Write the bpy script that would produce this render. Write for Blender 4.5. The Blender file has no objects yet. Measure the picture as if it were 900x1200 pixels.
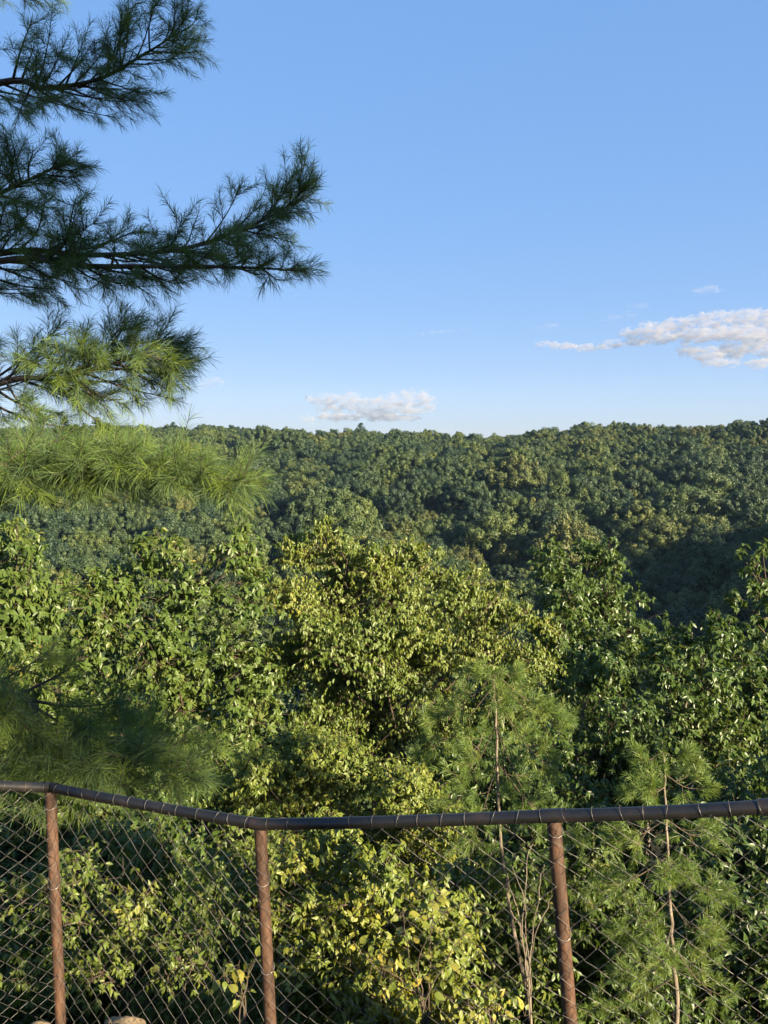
import bpy, bmesh, math, random
import numpy as np
from mathutils import Vector

PI = math.pi
scene = bpy.context.scene
COL = scene.collection
rad = math.radians

# ------------------------------------------------------------------ camera
F_PX = 890.0                     # focal length in photograph pixels (900 x 1200)
PITCH = rad(5.1)
cam_d = bpy.data.cameras.new("camera")
cam_d.sensor_fit = 'VERTICAL'
cam_d.sensor_height = 36.0
cam_d.lens = 36.0 * F_PX / 1200.0
cam_d.clip_start = 0.05
cam_d.clip_end = 40000
cam = bpy.data.objects.new("camera", cam_d)
COL.objects.link(cam)
cam.location = (0, 0, 0)
cam.rotation_euler = (PI / 2 - PITCH, 0, 0)
scene.camera = cam

FW = np.array([0, math.cos(PITCH), -math.sin(PITCH)])
UP = np.array([0, math.sin(PITCH), math.cos(PITCH)])
RT = np.array([1.0, 0, 0])


def at(px, py, Y):
    """world point seen at photograph pixel (px, py) at ground distance Y"""
    d = RT * ((px - 450) / F_PX) + UP * ((600 - py) / F_PX) + FW
    return d * (Y / d[1])


# ------------------------------------------------------------------ light
SUN_EL = rad(19)
SUN_S = rad(46)                  # from straight behind the camera, turned to the right
SUN = np.array([math.sin(SUN_S) * math.cos(SUN_EL), -math.cos(SUN_S) * math.cos(SUN_EL), math.sin(SUN_EL)])
sun_d = bpy.data.lights.new("sun", 'SUN')
sun_d.energy = 5.0
sun_d.angle = rad(0.53)
sun_d.color = (1.0, 0.84, 0.60)
sun_o = bpy.data.objects.new("sun", sun_d)
COL.objects.link(sun_o)
sun_o.rotation_euler = Vector(-SUN).to_track_quat('-Z', 'Y').to_euler()
sun_o.location = (20, -20, 30)

world = bpy.data.worlds.new("World")
scene.world = world
world.use_nodes = True
wn = world.node_tree
bg = wn.nodes["Background"]
sky = wn.nodes.new("ShaderNodeTexSky")
sky.sky_type = 'NISHITA'
sky.sun_disc = False
sky.sun_elevation = SUN_EL
sky.sun_rotation = math.atan2(SUN[0], SUN[1])
sky.altitude = 300
sky.air_density = 1.0
sky.dust_density = 0.35
sky.ozone_density = 3.0
gam = wn.nodes.new("ShaderNodeGamma")
gam.inputs[1].default_value = 0.2
wn.links.new(sky.outputs[0], gam.inputs[0])
hsv = wn.nodes.new("ShaderNodeHueSaturation")
hsv.inputs["Saturation"].default_value = 2.9
hsv.inputs["Value"].default_value = 1.0
wn.links.new(gam.outputs[0], hsv.inputs["Color"])
tnt = wn.nodes.new("ShaderNodeMixRGB")
tnt.blend_type = 'MULTIPLY'
tnt.inputs[0].default_value = 1
tnt.inputs[2].default_value = (.725, .80, 1.055, 1)
wn.links.new(hsv.outputs[0], tnt.inputs[1])
wn.links.new(tnt.outputs[0], bg.inputs[0])
bg.inputs[1].default_value = 0.15

scene.view_settings.view_transform = 'Standard'
scene.view_settings.look = 'None'
scene.view_settings.exposure = 2.1
scene.view_settings.gamma = 1.0
scene.view_settings.use_curve_mapping = False
cy = scene.cycles
cy.max_bounces = 10
cy.diffuse_bounces = 3
cy.glossy_bounces = 2
cy.transmission_bounces = 4
cy.volume_bounces = 8
cy.transparent_max_bounces = 8
cy.caustics_reflective = False
cy.caustics_refractive = False
cy.sample_clamp_indirect = 4.0


# ------------------------------------------------------------------ materials
def new_mat(name):
    m = bpy.data.materials.new(name)
    m.use_nodes = True
    nt = m.node_tree
    for n in list(nt.nodes):
        nt.nodes.remove(n)
    out = nt.nodes.new("ShaderNodeOutputMaterial")
    return m, nt, out


def ramp(nt, stops, fac=None):
    r = nt.nodes.new("ShaderNodeValToRGB")
    e = r.color_ramp.elements
    while len(e) < len(stops):
        e.new(0.5)
    for i, (p, c) in enumerate(stops):
        e[i].position = p
        e[i].color = (*c, 1)
    if fac is not None:
        nt.links.new(fac, r.inputs[0])
    return r


def leaf_mat(name, stops, rough=0.42, spec=0.45, trans=0.42, tcol=(1.25, 1.15, 0.6), obj_var=0.0):
    """one colour per leaf from the 'rnd' attribute; thin leaves let light through"""
    m, nt, out = new_mat(name)
    at_ = nt.nodes.new("ShaderNodeAttribute")
    at_.attribute_name = "rnd"
    r = ramp(nt, stops, at_.outputs["Fac"])
    col = r.outputs[0]
    if obj_var:
        oi = nt.nodes.new("ShaderNodeObjectInfo")
        rr = ramp(nt, [(0, (1 - obj_var, 1 - obj_var * .8, 1 - obj_var * .4)), (0.5, (1, 1, 1)),
                       (0.8, (1 + obj_var * .9, 1 + obj_var * .6, 1)), (1, (1 + obj_var * 1.6, 1 + obj_var * .6, 1))], oi.outputs["Random"])
        mx = nt.nodes.new("ShaderNodeMixRGB")
        mx.blend_type = 'MULTIPLY'
        mx.inputs[0].default_value = 1
        nt.links.new(col, mx.inputs[1])
        nt.links.new(rr.outputs[0], mx.inputs[2])
        col = mx.outputs[0]
    p = nt.nodes.new("ShaderNodeBsdfPrincipled")
    p.inputs["Roughness"].default_value = rough
    p.inputs["Specular IOR Level"].default_value = spec
    nt.links.new(col, p.inputs["Base Color"])
    t = nt.nodes.new("ShaderNodeBsdfTranslucent")
    tm = nt.nodes.new("ShaderNodeMixRGB")
    tm.blend_type = 'MULTIPLY'
    tm.inputs[0].default_value = 1
    tm.inputs[2].default_value = (*tcol, 1)
    nt.links.new(col, tm.inputs[1])
    nt.links.new(tm.outputs[0], t.inputs[0])
    mix = nt.nodes.new("ShaderNodeMixShader")
    mix.inputs[0].default_value = trans
    nt.links.new(p.outputs[0], mix.inputs[1])
    nt.links.new(t.outputs[0], mix.inputs[2])
    nt.links.new(mix.outputs[0], out.inputs[0])
    return m


def noise_mat(name, stops, scale=8, rough=0.8, bump=0.2, spec=0.3, metallic=0.0, detail=6, stretch=(1, 1, 1), wear=None):
    m, nt, out = new_mat(name)
    tc = nt.nodes.new("ShaderNodeTexCoord")
    mp = nt.nodes.new("ShaderNodeMapping")
    mp.inputs["Scale"].default_value = stretch
    nt.links.new(tc.outputs["Object"], mp.inputs[0])
    n = nt.nodes.new("ShaderNodeTexNoise")
    n.inputs["Scale"].default_value = scale
    n.inputs["Detail"].default_value = detail
    n.inputs["Roughness"].default_value = 0.65
    nt.links.new(mp.outputs[0], n.inputs[0])
    r = ramp(nt, stops, n.outputs[0])
    p = nt.nodes.new("ShaderNodeBsdfPrincipled")
    p.inputs["Roughness"].default_value = rough
    p.inputs["Specular IOR Level"].default_value = spec
    p.inputs["Metallic"].default_value = metallic
    nt.links.new(r.outputs[0], p.inputs["Base Color"])
    if bump:
        b = nt.nodes.new("ShaderNodeBump")
        b.inputs["Strength"].default_value = bump
        b.inputs["Distance"].default_value = 0.02
        nt.links.new(n.outputs[0], b.inputs["Height"])
        nt.links.new(b.outputs[0], p.inputs["Normal"])
    if wear:
        rr = ramp(nt, wear, n.outputs[0])
        nt.links.new(rr.outputs[0], p.inputs["Roughness"])
    nt.links.new(p.outputs[0], out.inputs[0])
    return m


M = {}
M['bark_grey'] = noise_mat("grey_bark", [(0.3, (.06, .048, .036)), (0.7, (.2, .165, .125))], 14, .9, .5, stretch=(1, 1, .3))
M['bark_pale'] = noise_mat("pale_bark", [(0.3, (.22, .17, .12)), (0.7, (.46, .38, .28))], 20, .85, .3, stretch=(1, 1, .4))
M['bark_dark'] = noise_mat("dark_bark", [(0.3, (.03, .024, .02)), (0.7, (.09, .07, .055))], 14, .9, .5, stretch=(1, 1, .3))
M['bark_sapling'] = noise_mat("sapling_bark", [(0.3, (.07, .055, .04)), (.55, (.16, .13, .095)), (.75, (.27, .22, .165))], 26, .85, .4, stretch=(1, 1, .5))
M['twig'] = noise_mat("twig_bark", [(0.3, (.04, .03, .02)), (0.7, (.11, .08, .055))], 30, .9, .2)
M['leaf_oak'] = leaf_mat("oak_leaf", [(0, (.055, .095, .018)), (.6, (.095, .145, .028)), (.9, (.14, .165, .034)), (1, (.3, .24, .05))])
M['leaf_cherry'] = leaf_mat("cherry_leaf", [(0, (.05, .09, .02)), (.7, (.085, .135, .03)), (1, (.14, .165, .034))], rough=.36)
M['leaf_birch'] = leaf_mat("birch_leaf", [(0, (.085, .13, .022)), (.5, (.13, .178, .03)), (.88, (.19, .21, .036)), (1, (.3, .27, .045))], rough=.45)
M['leaf_yellow'] = leaf_mat("yellowing_leaf", [(0, (.09, .14, .022)), (.5, (.15, .195, .03)), (.88, (.25, .25, .04)), (1, (.4, .32, .05))], rough=.45)
M['leaf_dark'] = leaf_mat("shrub_leaf", [(0, (.045, .08, .018)), (.7, (.075, .12, .028)), (.95, (.09, .13, .03)), (1, (.25, .22, .05))], rough=.4)
M['leaf_hill'] = leaf_mat("hillside_leaf", [(0, (.024, .045, .018)), (.6, (.044, .07, .023)), (1, (.075, .1, .033))], rough=.55, spec=.3, trans=.12, obj_var=.55)
M['leaf_hill_conifer'] = leaf_mat("hillside_conifer_needles", [(0, (.026, .05, .02)), (1, (.05, .08, .028))], rough=.6, spec=.3, trans=.1, obj_var=.2)
M['needle'] = leaf_mat("pine_needle", [(0, (.075, .125, .062)), (.6, (.11, .17, .06)), (1, (.17, .24, .03))], rough=.5, spec=.22, trans=.45)
M['needle_young'] = leaf_mat("young_pine_needle", [(0, (.09, .15, .032)), (.7, (.14, .21, .045)), (1, (.23, .26, .055))], rough=.45, trans=.4)
M['grass'] = leaf_mat("grass_blade", [(0, (.04, .075, .018)), (.8, (.08, .11, .03)), (1, (.2, .17, .07))], trans=.3)
M['litter'] = leaf_mat("leaf_litter", [(0, (.09, .06, .03)), (1, (.22, .15, .08))], trans=.1, rough=.8)
M['ground'] = noise_mat("forest_floor", [(0.25, (.022, .02, .012)), (.5, (.045, .042, .02)), (.75, (.08, .065, .038))], 2.2, .95, .6, detail=10)
M['rock'] = noise_mat("sandstone", [(0.3, (.1, .07, .04)), (.5, (.22, .16, .09)), (.75, (.34, .26, .16))], 14, .95, 1.0, detail=9)
M['rust'] = noise_mat("rusty_brown_paint", [(0.3, (.022, .014, .009)), (.45, (.05, .028, .017)), (.58, (.08, .042, .024)), (.7, (.12, .064, .036)), (.85, (.2, .12, .07))], 22, .55, .25, spec=.4, stretch=(1, 1, .35), detail=8)
M['rail'] = noise_mat("weathered_dark_rail", [(0.3, (.006, .006, .006)), (.55, (.013, .012, .011)), (.75, (.04, .023, .015))], 16, .36, .12, spec=.5, stretch=(.5, .5, 1), detail=8)
M['wire_bright'] = noise_mat("bright_tie_wire", [(0.3, (.16, .145, .12)), (0.7, (.34, .31, .27))], 60, .4, 0, spec=.5, metallic=.6)
M['wire'] = noise_mat("galvanised_wire", [(0.3, (.05, .045, .04)), (0.7, (.16, .15, .135))], 60, .45, 0, spec=.5, metallic=.5)


# ------------------------------------------------------------------ geometry helpers
class Geo:
    def __init__(self):
        self.V, self.F3, self.F4, self.A, self.n = [], [], [], [], 0

    def add(self, V, F, rnd=None):
        V = np.asarray(V, float).reshape(-1, 3)
        if len(V) == 0:
            return
        F = np.asarray(F, np.int64)
        (self.F3 if F.shape[1] == 3 else self.F4).append(F + self.n)
        self.V.append(V)
        self.A.append(np.zeros(len(V)) if rnd is None else np.asarray(rnd, float))
        self.n += len(V)

    def build(self, name, mat, parent=None, origin=(0, 0, 0), smooth=False):
        V = np.concatenate(self.V) - np.asarray(origin, float)
        me = bpy.data.meshes.new(name)
        f3 = np.concatenate(self.F3) if self.F3 else np.zeros((0, 3), np.int64)
        f4 = np.concatenate(self.F4) if self.F4 else np.zeros((0, 4), np.int64)
        me.vertices.add(len(V))
        me.vertices.foreach_set("co", V.astype(np.float32).ravel())
        me.loops.add(f3.size + f4.size)
        me.loops.foreach_set("vertex_index", np.concatenate([f3.ravel(), f4.ravel()]).astype(np.int32))
        me.polygons.add(len(f3) + len(f4))
        st = np.concatenate([np.arange(len(f3)) * 3, f3.size + np.arange(len(f4)) * 4])
        me.polygons.foreach_set("loop_start", st.astype(np.int32))
        me.update(calc_edges=True)
        a = me.attributes.new("rnd", 'FLOAT', 'POINT')
        a.data.foreach_set("value", np.concatenate(self.A).astype(np.float32))
        if smooth:
            me.polygons.foreach_set("use_smooth", np.ones(len(me.polygons), bool))
        me.materials.append(mat)
        o = bpy.data.objects.new(name, me)
        COL.objects.link(o)
        if parent is not None:
            o.parent = parent
        else:
            o.location = origin
        return o


def nrm(a):
    a = np.asarray(a, float)
    return a / np.maximum(np.linalg.norm(a, axis=-1, keepdims=True), 1e-9)


def tube(P, R, sides=6, caps=True):
    P = np.asarray(P, float)
    R = np.broadcast_to(np.asarray(R, float), (len(P),))
    T = nrm(np.gradient(P, axis=0))
    ref = np.array([0, 0, 1.0]) if abs(T[:, 2]).mean() < .8 else np.array([1.0, 0, 0])
    N = nrm(np.cross(T, ref))
    B = np.cross(T, N)
    a = np.arange(sides) * 2 * PI / sides
    V = P[:, None, :] + R[:, None, None] * (np.cos(a)[None, :, None] * N[:, None, :] + np.sin(a)[None, :, None] * B[:, None, :])
    n = len(P)
    i = np.arange(n - 1)[:, None] * sides
    k = np.arange(sides)[None, :]
    k2 = (k + 1) % sides
    F = np.stack([i + k, i + k2, i + sides + k2, i + sides + k], -1).reshape(-1, 4)
    return V.reshape(-1, 3), F


def spline(P, n):
    """Catmull-Rom through P"""
    P = np.asarray(P, float)
    Q = np.vstack([2 * P[0] - P[1], P, 2 * P[-1] - P[-2]])
    t = np.linspace(0, len(P) - 1 - 1e-6, n)
    i = t.astype(int)
    u = (t - i)[:, None]
    a, b, c, d = Q[i], Q[i + 1], Q[i + 2], Q[i + 3]
    return .5 * (2 * b + (c - a) * u + (2 * a - 5 * b + 4 * c - d) * u ** 2 + (3 * b - a - 3 * c + d) * u ** 3)


LEAF = (np.array([(0, 0, 0), (-.5, .42, .10), (0, .45, 0), (.5, .42, .10), (0, 1, -.12)], float),
        np.array([(0, 2, 1), (0, 3, 2), (1, 2, 4), (2, 3, 4)]))
_ys = [0, .12, .32, .55, .78]
_ws = [.02, .34, .5, .42, .2]
_v = []
for y_, w_ in zip(_ys, _ws):
    z_ = -.22 * y_ * y_
    _v += [(-w_, y_, z_ + .12 * w_), (0, y_, z_), (w_, y_, z_ + .12 * w_)]
_v.append((0, 1, -.24))
_f = []
for q in range(4):
    b_ = q * 3
    _f += [(b_, b_ + 1, b_ + 4), (b_, b_ + 4, b_ + 3), (b_ + 1, b_ + 2, b_ + 5), (b_ + 1, b_ + 5, b_ + 4)]
_f += [(12, 13, 15), (13, 14, 15)]
BIGLEAF = (np.array(_v, float), np.array(_f))
QUAD = (np.array([(-.5, 0, 0), (.5, .1, .05), (.45, .9, -.05), (-.4, 1, .08)], float), np.array([(0, 1, 2, 3)]))


def leaves(g, rng, pos, d, up, length, width, tmpl=LEAF, rnd=None):
    n = len(pos)
    if n == 0:
        return
    d = nrm(d)
    s = nrm(np.cross(d, up) + 1e-6)
    u = np.cross(s, d)
    TV, TF = tmpl
    length = np.broadcast_to(length, (n,))
    width = np.broadcast_to(width, (n,))
    V = (pos[:, None, :] + s[:, None, :] * (TV[None, :, 0, None] * width[:, None, None])
         + d[:, None, :] * (TV[None, :, 1, None] * length[:, None, None])
         + u[:, None, :] * (TV[None, :, 2, None] * length[:, None, None]))
    k = len(TV)
    F = (np.arange(n)[:, None, None] * k + TF[None]).reshape(-1, TF.shape[1])
    r = rng.random(n) if rnd is None else rnd
    g.add(V.reshape(-1, 3), F, np.repeat(r, k))


def needles(g, rng, P, D, per, ln, w, back=.09, spread=(.45, 1.1), rshift=0.0):
    """tufts of needles round twig ends P with directions D"""
    n = len(P)
    p = np.repeat(P, per, 0)
    d = nrm(np.repeat(D, per, 0))
    rv = rng.normal(size=(n * per, 3))
    perp = nrm(rv - d * (rv * d).sum(1, keepdims=True))
    b = rng.random(n * per)
    o = p - d * (b * back)[:, None]
    nd = nrm(d * rng.uniform(.4, 1.6, n * per)[:, None] + perp * rng.uniform(*spread, n * per)[:, None] + np.array([0, 0, -.1]))
    L = ln * rng.uniform(.75, 1.1, n * per)
    side = nrm(np.cross(nd, rng.normal(size=(n * per, 3))))
    ww = w * rng.uniform(.7, 1.2, n * per)
    mid = o + nd * (L * .55)[:, None]
    tip = o + nd * L[:, None] + np.array([0, 0, -1]) * (L * .1)[:, None]
    V = np.stack([o - side * (ww * .35)[:, None], o + side * (ww * .35)[:, None],
                  mid + side * (ww * .5)[:, None], mid - side * (ww * .5)[:, None], tip], 1)
    i = np.arange(n * per)[:, None] * 5
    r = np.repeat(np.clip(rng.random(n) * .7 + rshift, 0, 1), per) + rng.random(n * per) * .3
    # quad + tip triangle sharing vertices
    V = V.reshape(-1, 3)
    g.V.append(V)
    g.A.append(np.repeat(np.clip(r, 0, 1), 5))
    g.F4.append(i + np.array([[0, 1, 2, 3]]) + g.n)
    g.F3.append(i + np.array([[3, 2, 4]]) + g.n)
    g.n += len(V)


def empty(name, loc, label, cat, group=None):
    o = bpy.data.objects.new(name, None)
    COL.objects.link(o)
    o.location = loc
    o.empty_display_size = .2
    tag(o, label, cat, group)
    return o


def tag(o, label=None, cat=None, group=None, kind=None):
    if label:
        o['label'] = label
    if cat:
        o['category'] = cat
    if group:
        o['group'] = group
    if kind:
        o['kind'] = kind
    return o


# ------------------------------------------------------------------ terrain
_RX = np.array([-400, 0, 120, 200, 330, 500, 580, 640, 690, 760, 830, 890, 1300])
_RY = np.array([500, 504, 501, 501, 505, 507, 512, 505, 500, 501, 501, 492, 480])


def ridge(th):
    """distance and ground height of the ridge in direction x/y = th"""
    px = 450 + th * F_PX
    Rd = 470 - 170 * np.clip(th + .5, 0, 1)
    ang = np.arctan((600 - np.interp(px, _RX, _RY)) / F_PX) - PITCH
    return Rd, Rd * np.tan(ang) - 7.9


_NY = np.array([-400, -60, -8, 0, 1.8, 3, 4.5, 8, 14, 25, 60, 105, 140])
_NZ = np.array([-6, -1.0, -1.5, -1.65, -2.0, -2.75, -4.5, -8.4, -14, -20, -33, -43, -44])


def height(x, y):
    x = np.asarray(x, float)
    y = np.asarray(y, float)
    near = np.interp(y + np.clip(x - 1.7, 0, 60) * 1.25 * np.clip((40 - y) / 20, 0, 1), _NY, _NZ)
    th = np.clip(x / np.maximum(y, 1), -.65, .65)
    Rd, hr = ridge(th)
    t = np.clip((y - 140) / (Rd - 140), 0, 1)
    far = -44 + (hr + 44) * t ** .85
    over = np.maximum(y - Rd, 0)
    far = far - np.minimum(over * .06, 70)
    und = 2.4 * np.sin(x * .031 + 1.3) * np.sin(y * .027 + .4) + 1.3 * np.sin(x * .071 + y * .05)
    z = np.where(y > 140, far, near)
    z = z + und * np.clip((y - 60) / 80, 0, 1) * np.clip(1 - (y - Rd + 60) / 60, 0, 1)
    # wooded knoll off to the right, outside the picture, that shades the foot of the far slope
    z = z + 72 * np.exp(-((x - 235) / 75) ** 2 - ((y - 5) / 70) ** 2)
    z = z + .06 * np.sin(x * 1.7) * np.sin(y * 2.1 + .5) * np.clip(y / 3, 0, 1)
    return z


def build_ground():
    u = np.linspace(-1, 1, 181)
    xs = np.sinh(u * 7.2) / math.sinh(7.2) * 1200
    ys = np.concatenate([[-1200, -700, -300, -120, -60, -30, -15, -8, -4, -2, -1], np.linspace(0, 6, 25), np.linspace(6.5, 30, 36), np.linspace(32, 140, 40),
                         np.linspace(145, 560, 90), [600, 700, 900, 1200]])
    X, Y = np.meshgrid(xs, ys)
    Z = height(X, Y)
    V = np.stack([X, Y, Z], -1).reshape(-1, 3)
    ny, nx = X.shape
    i = np.arange(ny - 1)[:, None] * nx + np.arange(nx - 1)[None]
    F = np.stack([i, i + 1, i + nx + 1, i + nx], -1).reshape(-1, 4)
    g = Geo()
    g.add(V, F)
    o = g.build("hillside_ground", M['ground'], smooth=True)
    tag(o, "dark forest floor falling from the fence and rising to the far ridge", "ground", kind="structure")


build_ground()


# ------------------------------------------------------------------ far forest
def hill_tree_mesh(seed, kind):
    rng = np.random.default_rng(seed)
    g = Geo()
    if kind == 'broad':
        H = rng.uniform(8.5, 10.5)
        R = (3.0, 4.2, 5.0, 5.6, 6.2, 6.8, 7.4, 4.6, 8.0, 5.4)[seed % 10]
        nc = int(20 + 1.75 * R * R * rng.uniform(.8, 1.1))
        # clumps over an uneven dome
        a = rng.uniform(0, 2 * PI, nc)
        zz = rng.uniform(-.35, 1, nc) ** 1
        rr = np.sqrt(np.maximum(1 - np.clip(zz, -1, 1) ** 2, .04)) * rng.uniform(.5, 1.05, nc)
        C = np.stack([np.cos(a) * rr * R, np.sin(a) * rr * R, H * .6 + zz * H * .38 + rng.normal(0, .5, nc)], 1)
        CR = rng.uniform(.45, 1.5, nc) * rng.uniform(.8, 1.1)
        per = 190
        d = nrm(rng.normal(size=(nc * per, 3)) + np.array([0, 0, .35]))
        pos = np.repeat(C, per, 0) + d * (np.repeat(CR, per) * rng.uniform(.55, 1.05, nc * per))[:, None]
        up = nrm(d + rng.normal(0, .26, size=d.shape))
        ld = nrm(np.cross(up, rng.normal(size=d.shape)))
        leaves(g, rng, pos, ld, up, rng.uniform(.2, .38, len(pos)), rng.uniform(.14, .28, len(pos)), QUAD,
               np.clip(np.repeat(rng.random(nc), per) * .6 + rng.random(len(pos)) * .4, 0, 1))
        tr = [(0, 0, -1.5), (.1, .05, H * .3), (.0, .1, H * .75)]
        g.add(*tube(spline(tr, 6), np.linspace(.22, .06, 6), 5))
    else:
        H = rng.uniform(12.5, 16)
        nw = 13
        for w in range(nw):
            f = w / (nw - 1)
            z = H * (.3 + .68 * f)
            rl = (1 - f) ** .8 * 2.9 + .35
            for b in range(6):
                a = rng.uniform(0, 2 * PI)
                e = np.array([math.cos(a) * rl, math.sin(a) * rl, rl * .12])
                n = int(18 + 26 * (1 - f))
                t = rng.uniform(.15, 1, n)
                pos = np.array([0, 0, z]) + e * t[:, None] + rng.normal(0, .16, size=(n, 3))
                dd = nrm(e + rng.normal(0, 1.2, size=(n, 3)))
                leaves(g, rng, pos, dd, np.tile([0, 0, 1.], (n, 1)) + rng.normal(0, .4, (n, 3)), rng.uniform(.3, .6, n), rng.uniform(.15, .3, n), QUAD)
        g.add(*tube([(0, 0, -1.5), (0, 0, H * .5), (0, 0, H)], [.2, .12, .02], 5))
    return g


def far_forest():
    rng = np.random.default_rng(11)
    lib = bpy.data.collections.new("hillside_tree_shapes")
    meshes = []
    for k in range(10):
        o = hill_tree_mesh(100 + k, 'broad').build("broadleaf_crown", M['leaf_hill'])
        COL.objects.unlink(o)
        lib.objects.link(o)
        meshes.append(o.data)
    con = []
    for k in range(2):
        o = hill_tree_mesh(200 + k, 'conifer').build("conifer_crown", M['leaf_hill_conifer'])
        COL.objects.unlink(o)
        con.append(o.data)
        bpy.data.objects.remove(o)
    pts = []
    s = 7.8
    for iy, y in enumerate(np.arange(62, 520, s * .9)):
        half = y * .6 + 14
        for x in np.arange(-half, half, s):
            pts.append((x + (iy % 2) * s * .5 + rng.uniform(-2.2, 2.2), y + rng.uniform(-2.2, 2.2)))
    pts = np.array(pts)
    Rd, _ = ridge(np.clip(pts[:, 0] / pts[:, 1], -.65, .65))
    Rd_p = Rd[pts[:, 1] < Rd + 14]
    pts = pts[pts[:, 1] < Rd + 14]
    z = height(pts[:, 0], pts[:, 1]) - .3
    sc = rng.uniform(.62, 1.22, len(pts)) * np.where(rng.random(len(pts)) < .12, 1.25, 1)
    near_top = pts[:, 1] > Rd_p - 45
    sc = np.where(near_top, .82 + (sc - .9) * .35, sc)
    rz = rng.uniform(0, 2 * PI, len(pts))
    # which of them the picture shows: tops above the skyline of the nearer trees
    top = np.stack([pts[:, 0], pts[:, 1], z + 8.5 * sc], 1)
    dep = top @ FW
    px = 450 + F_PX * (top @ RT) / dep
    py = 600 - F_PX * (top @ UP) / dep
    line = np.interp(px, [0, 60, 70, 140, 200, 290, 330, 380, 500, 640, 720, 760, 830, 900],
                     [590, 640, 730, 660, 640, 625, 655, 600, 635, 640, 640, 735, 715, 740])
    seen = (px > 4) & (px < 896) & (py < line - 4)
    order = np.argsort(pts[:, 1] + np.where(seen, 0, 1e6))
    solo = order[:270]
    solo = solo[seen[solo]]
    mask = np.ones(len(pts), bool)
    mask[solo] = False
    for i in solo:
        o = bpy.data.objects.new("hillside_tree", meshes[int(rng.integers(len(meshes)))])
        COL.objects.link(o)
        o.location = (*pts[i], z[i])
        o.rotation_euler = (0, 0, rz[i])
        o.scale = (sc[i], sc[i], sc[i] * rng.uniform(.95, 1.2))
        tag(o, "round crowned green broadleaf tree on the lower slope of the far wooded hillside", "tree", "broadleaf trees on the lower far hillside")
    # pines that stand up out of the skyline
    for (qx, qy, Y, k, lab) in [(76, 487, 430, 1.0, "tall dark pine poking above the ridge, farthest left of the skyline pines"),
                                (113, 488, 440, 1.1, "broad dark pine on the ridge, right of the leftmost skyline pine"),
                                (203, 494, 420, .75, "small pine tip standing on the ridge beside the sunlit pine bough"),
                                (423, 495, 400, .9, "dark pine on the ridge directly below the white cumulus cloud")]:
        p = at(qx, qy, Y)
        o = bpy.data.objects.new("ridge_pine", con[0 if k >= 1 else 1])
        COL.objects.link(o)
        gz = float(height(p[0], p[1]))
        o.location = (p[0], p[1], gz)
        hz = max(v.co.z for v in o.data.vertices)
        o.scale = (k * 1.7, k * 1.7, max((p[2] - gz) / hz, .3))
        tag(o, lab, "pine tree", "pines on the skyline")
    # the rest of the wood: points that carry the tree shapes
    q = pts[mask]
    kn = np.column_stack([rng.normal(235, 55, 700), rng.normal(5, 45, 700)])
    q = np.vstack([q, kn])
    me = bpy.data.meshes.new("hillside_forest")
    me.vertices.add(len(q))
    me.vertices.foreach_set("co", np.column_stack([q, np.concatenate([z[mask], height(kn[:, 0], kn[:, 1])])]).astype(np.float32).ravel())
    for nm, val in (("size", np.concatenate([sc[mask], rng.uniform(.9, 2.1, 700)])), ("turn", np.concatenate([rz[mask], rng.uniform(0, 6, 700)]))):
        a = me.attributes.new(nm, 'FLOAT', 'POINT')
        a.data.foreach_set("value", val.astype(np.float32))
    fo = bpy.data.objects.new("hillside_forest", me)
    COL.objects.link(fo)
    tag(fo, "dense green broadleaf forest covering the far hillside up to the ridge", "forest", kind="stuff")
    ng = bpy.data.node_groups.new("forest", 'GeometryNodeTree')
    ng.interface.new_socket("Geometry", in_out='INPUT', socket_type='NodeSocketGeometry')
    ng.interface.new_socket("Geometry", in_out='OUTPUT', socket_type='NodeSocketGeometry')
    N = ng.nodes
    gi, go = N.new("NodeGroupInput"), N.new("NodeGroupOutput")
    ci = N.new("GeometryNodeCollectionInfo")
    ci.inputs["Collection"].default_value = lib
    ci.inputs["Separate Children"].default_value = True
    ci.inputs["Reset Children"].default_value = True
    ip = N.new("GeometryNodeInstanceOnPoints")
    ip.inputs["Pick Instance"].default_value = True
    sa, ta = N.new("GeometryNodeInputNamedAttribute"), N.new("GeometryNodeInputNamedAttribute")
    sa.inputs[0].default_value = "size"
    ta.inputs[0].default_value = "turn"
    cx = N.new("ShaderNodeCombineXYZ")
    e2r = N.new("FunctionNodeEulerToRotation")
    ng.links.new(ta.outputs[0], cx.inputs[2])
    ng.links.new(cx.outputs[0], e2r.inputs[0])
    m2p = N.new("GeometryNodeMeshToPoints")
    ng.links.new(gi.outputs[0], m2p.inputs[0])
    ng.links.new(m2p.outputs[0], ip.inputs["Points"])
    ng.links.new(ci.outputs[0], ip.inputs["Instance"])
    ng.links.new(e2r.outputs[0], ip.inputs["Rotation"])
    sx = N.new("ShaderNodeCombineXYZ")
    mz = N.new("ShaderNodeMath")
    mz.operation = 'MULTIPLY'
    mz.inputs[1].default_value = 1.0
    ng.links.new(sa.outputs[0], mz.inputs[0])
    ng.links.new(sa.outputs[0], sx.inputs[0])
    ng.links.new(sa.outputs[0], sx.inputs[1])
    ng.links.new(mz.outputs[0], sx.inputs[2])
    ng.links.new(sx.outputs[0], ip.inputs["Scale"])
    ng.links.new(ip.outputs[0], go.inputs[0])
    md = fo.modifiers.new("forest", 'NODES')
    md.node_group = ng
    print("hill trees", len(solo), "stuff", len(q))


far_forest()


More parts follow.
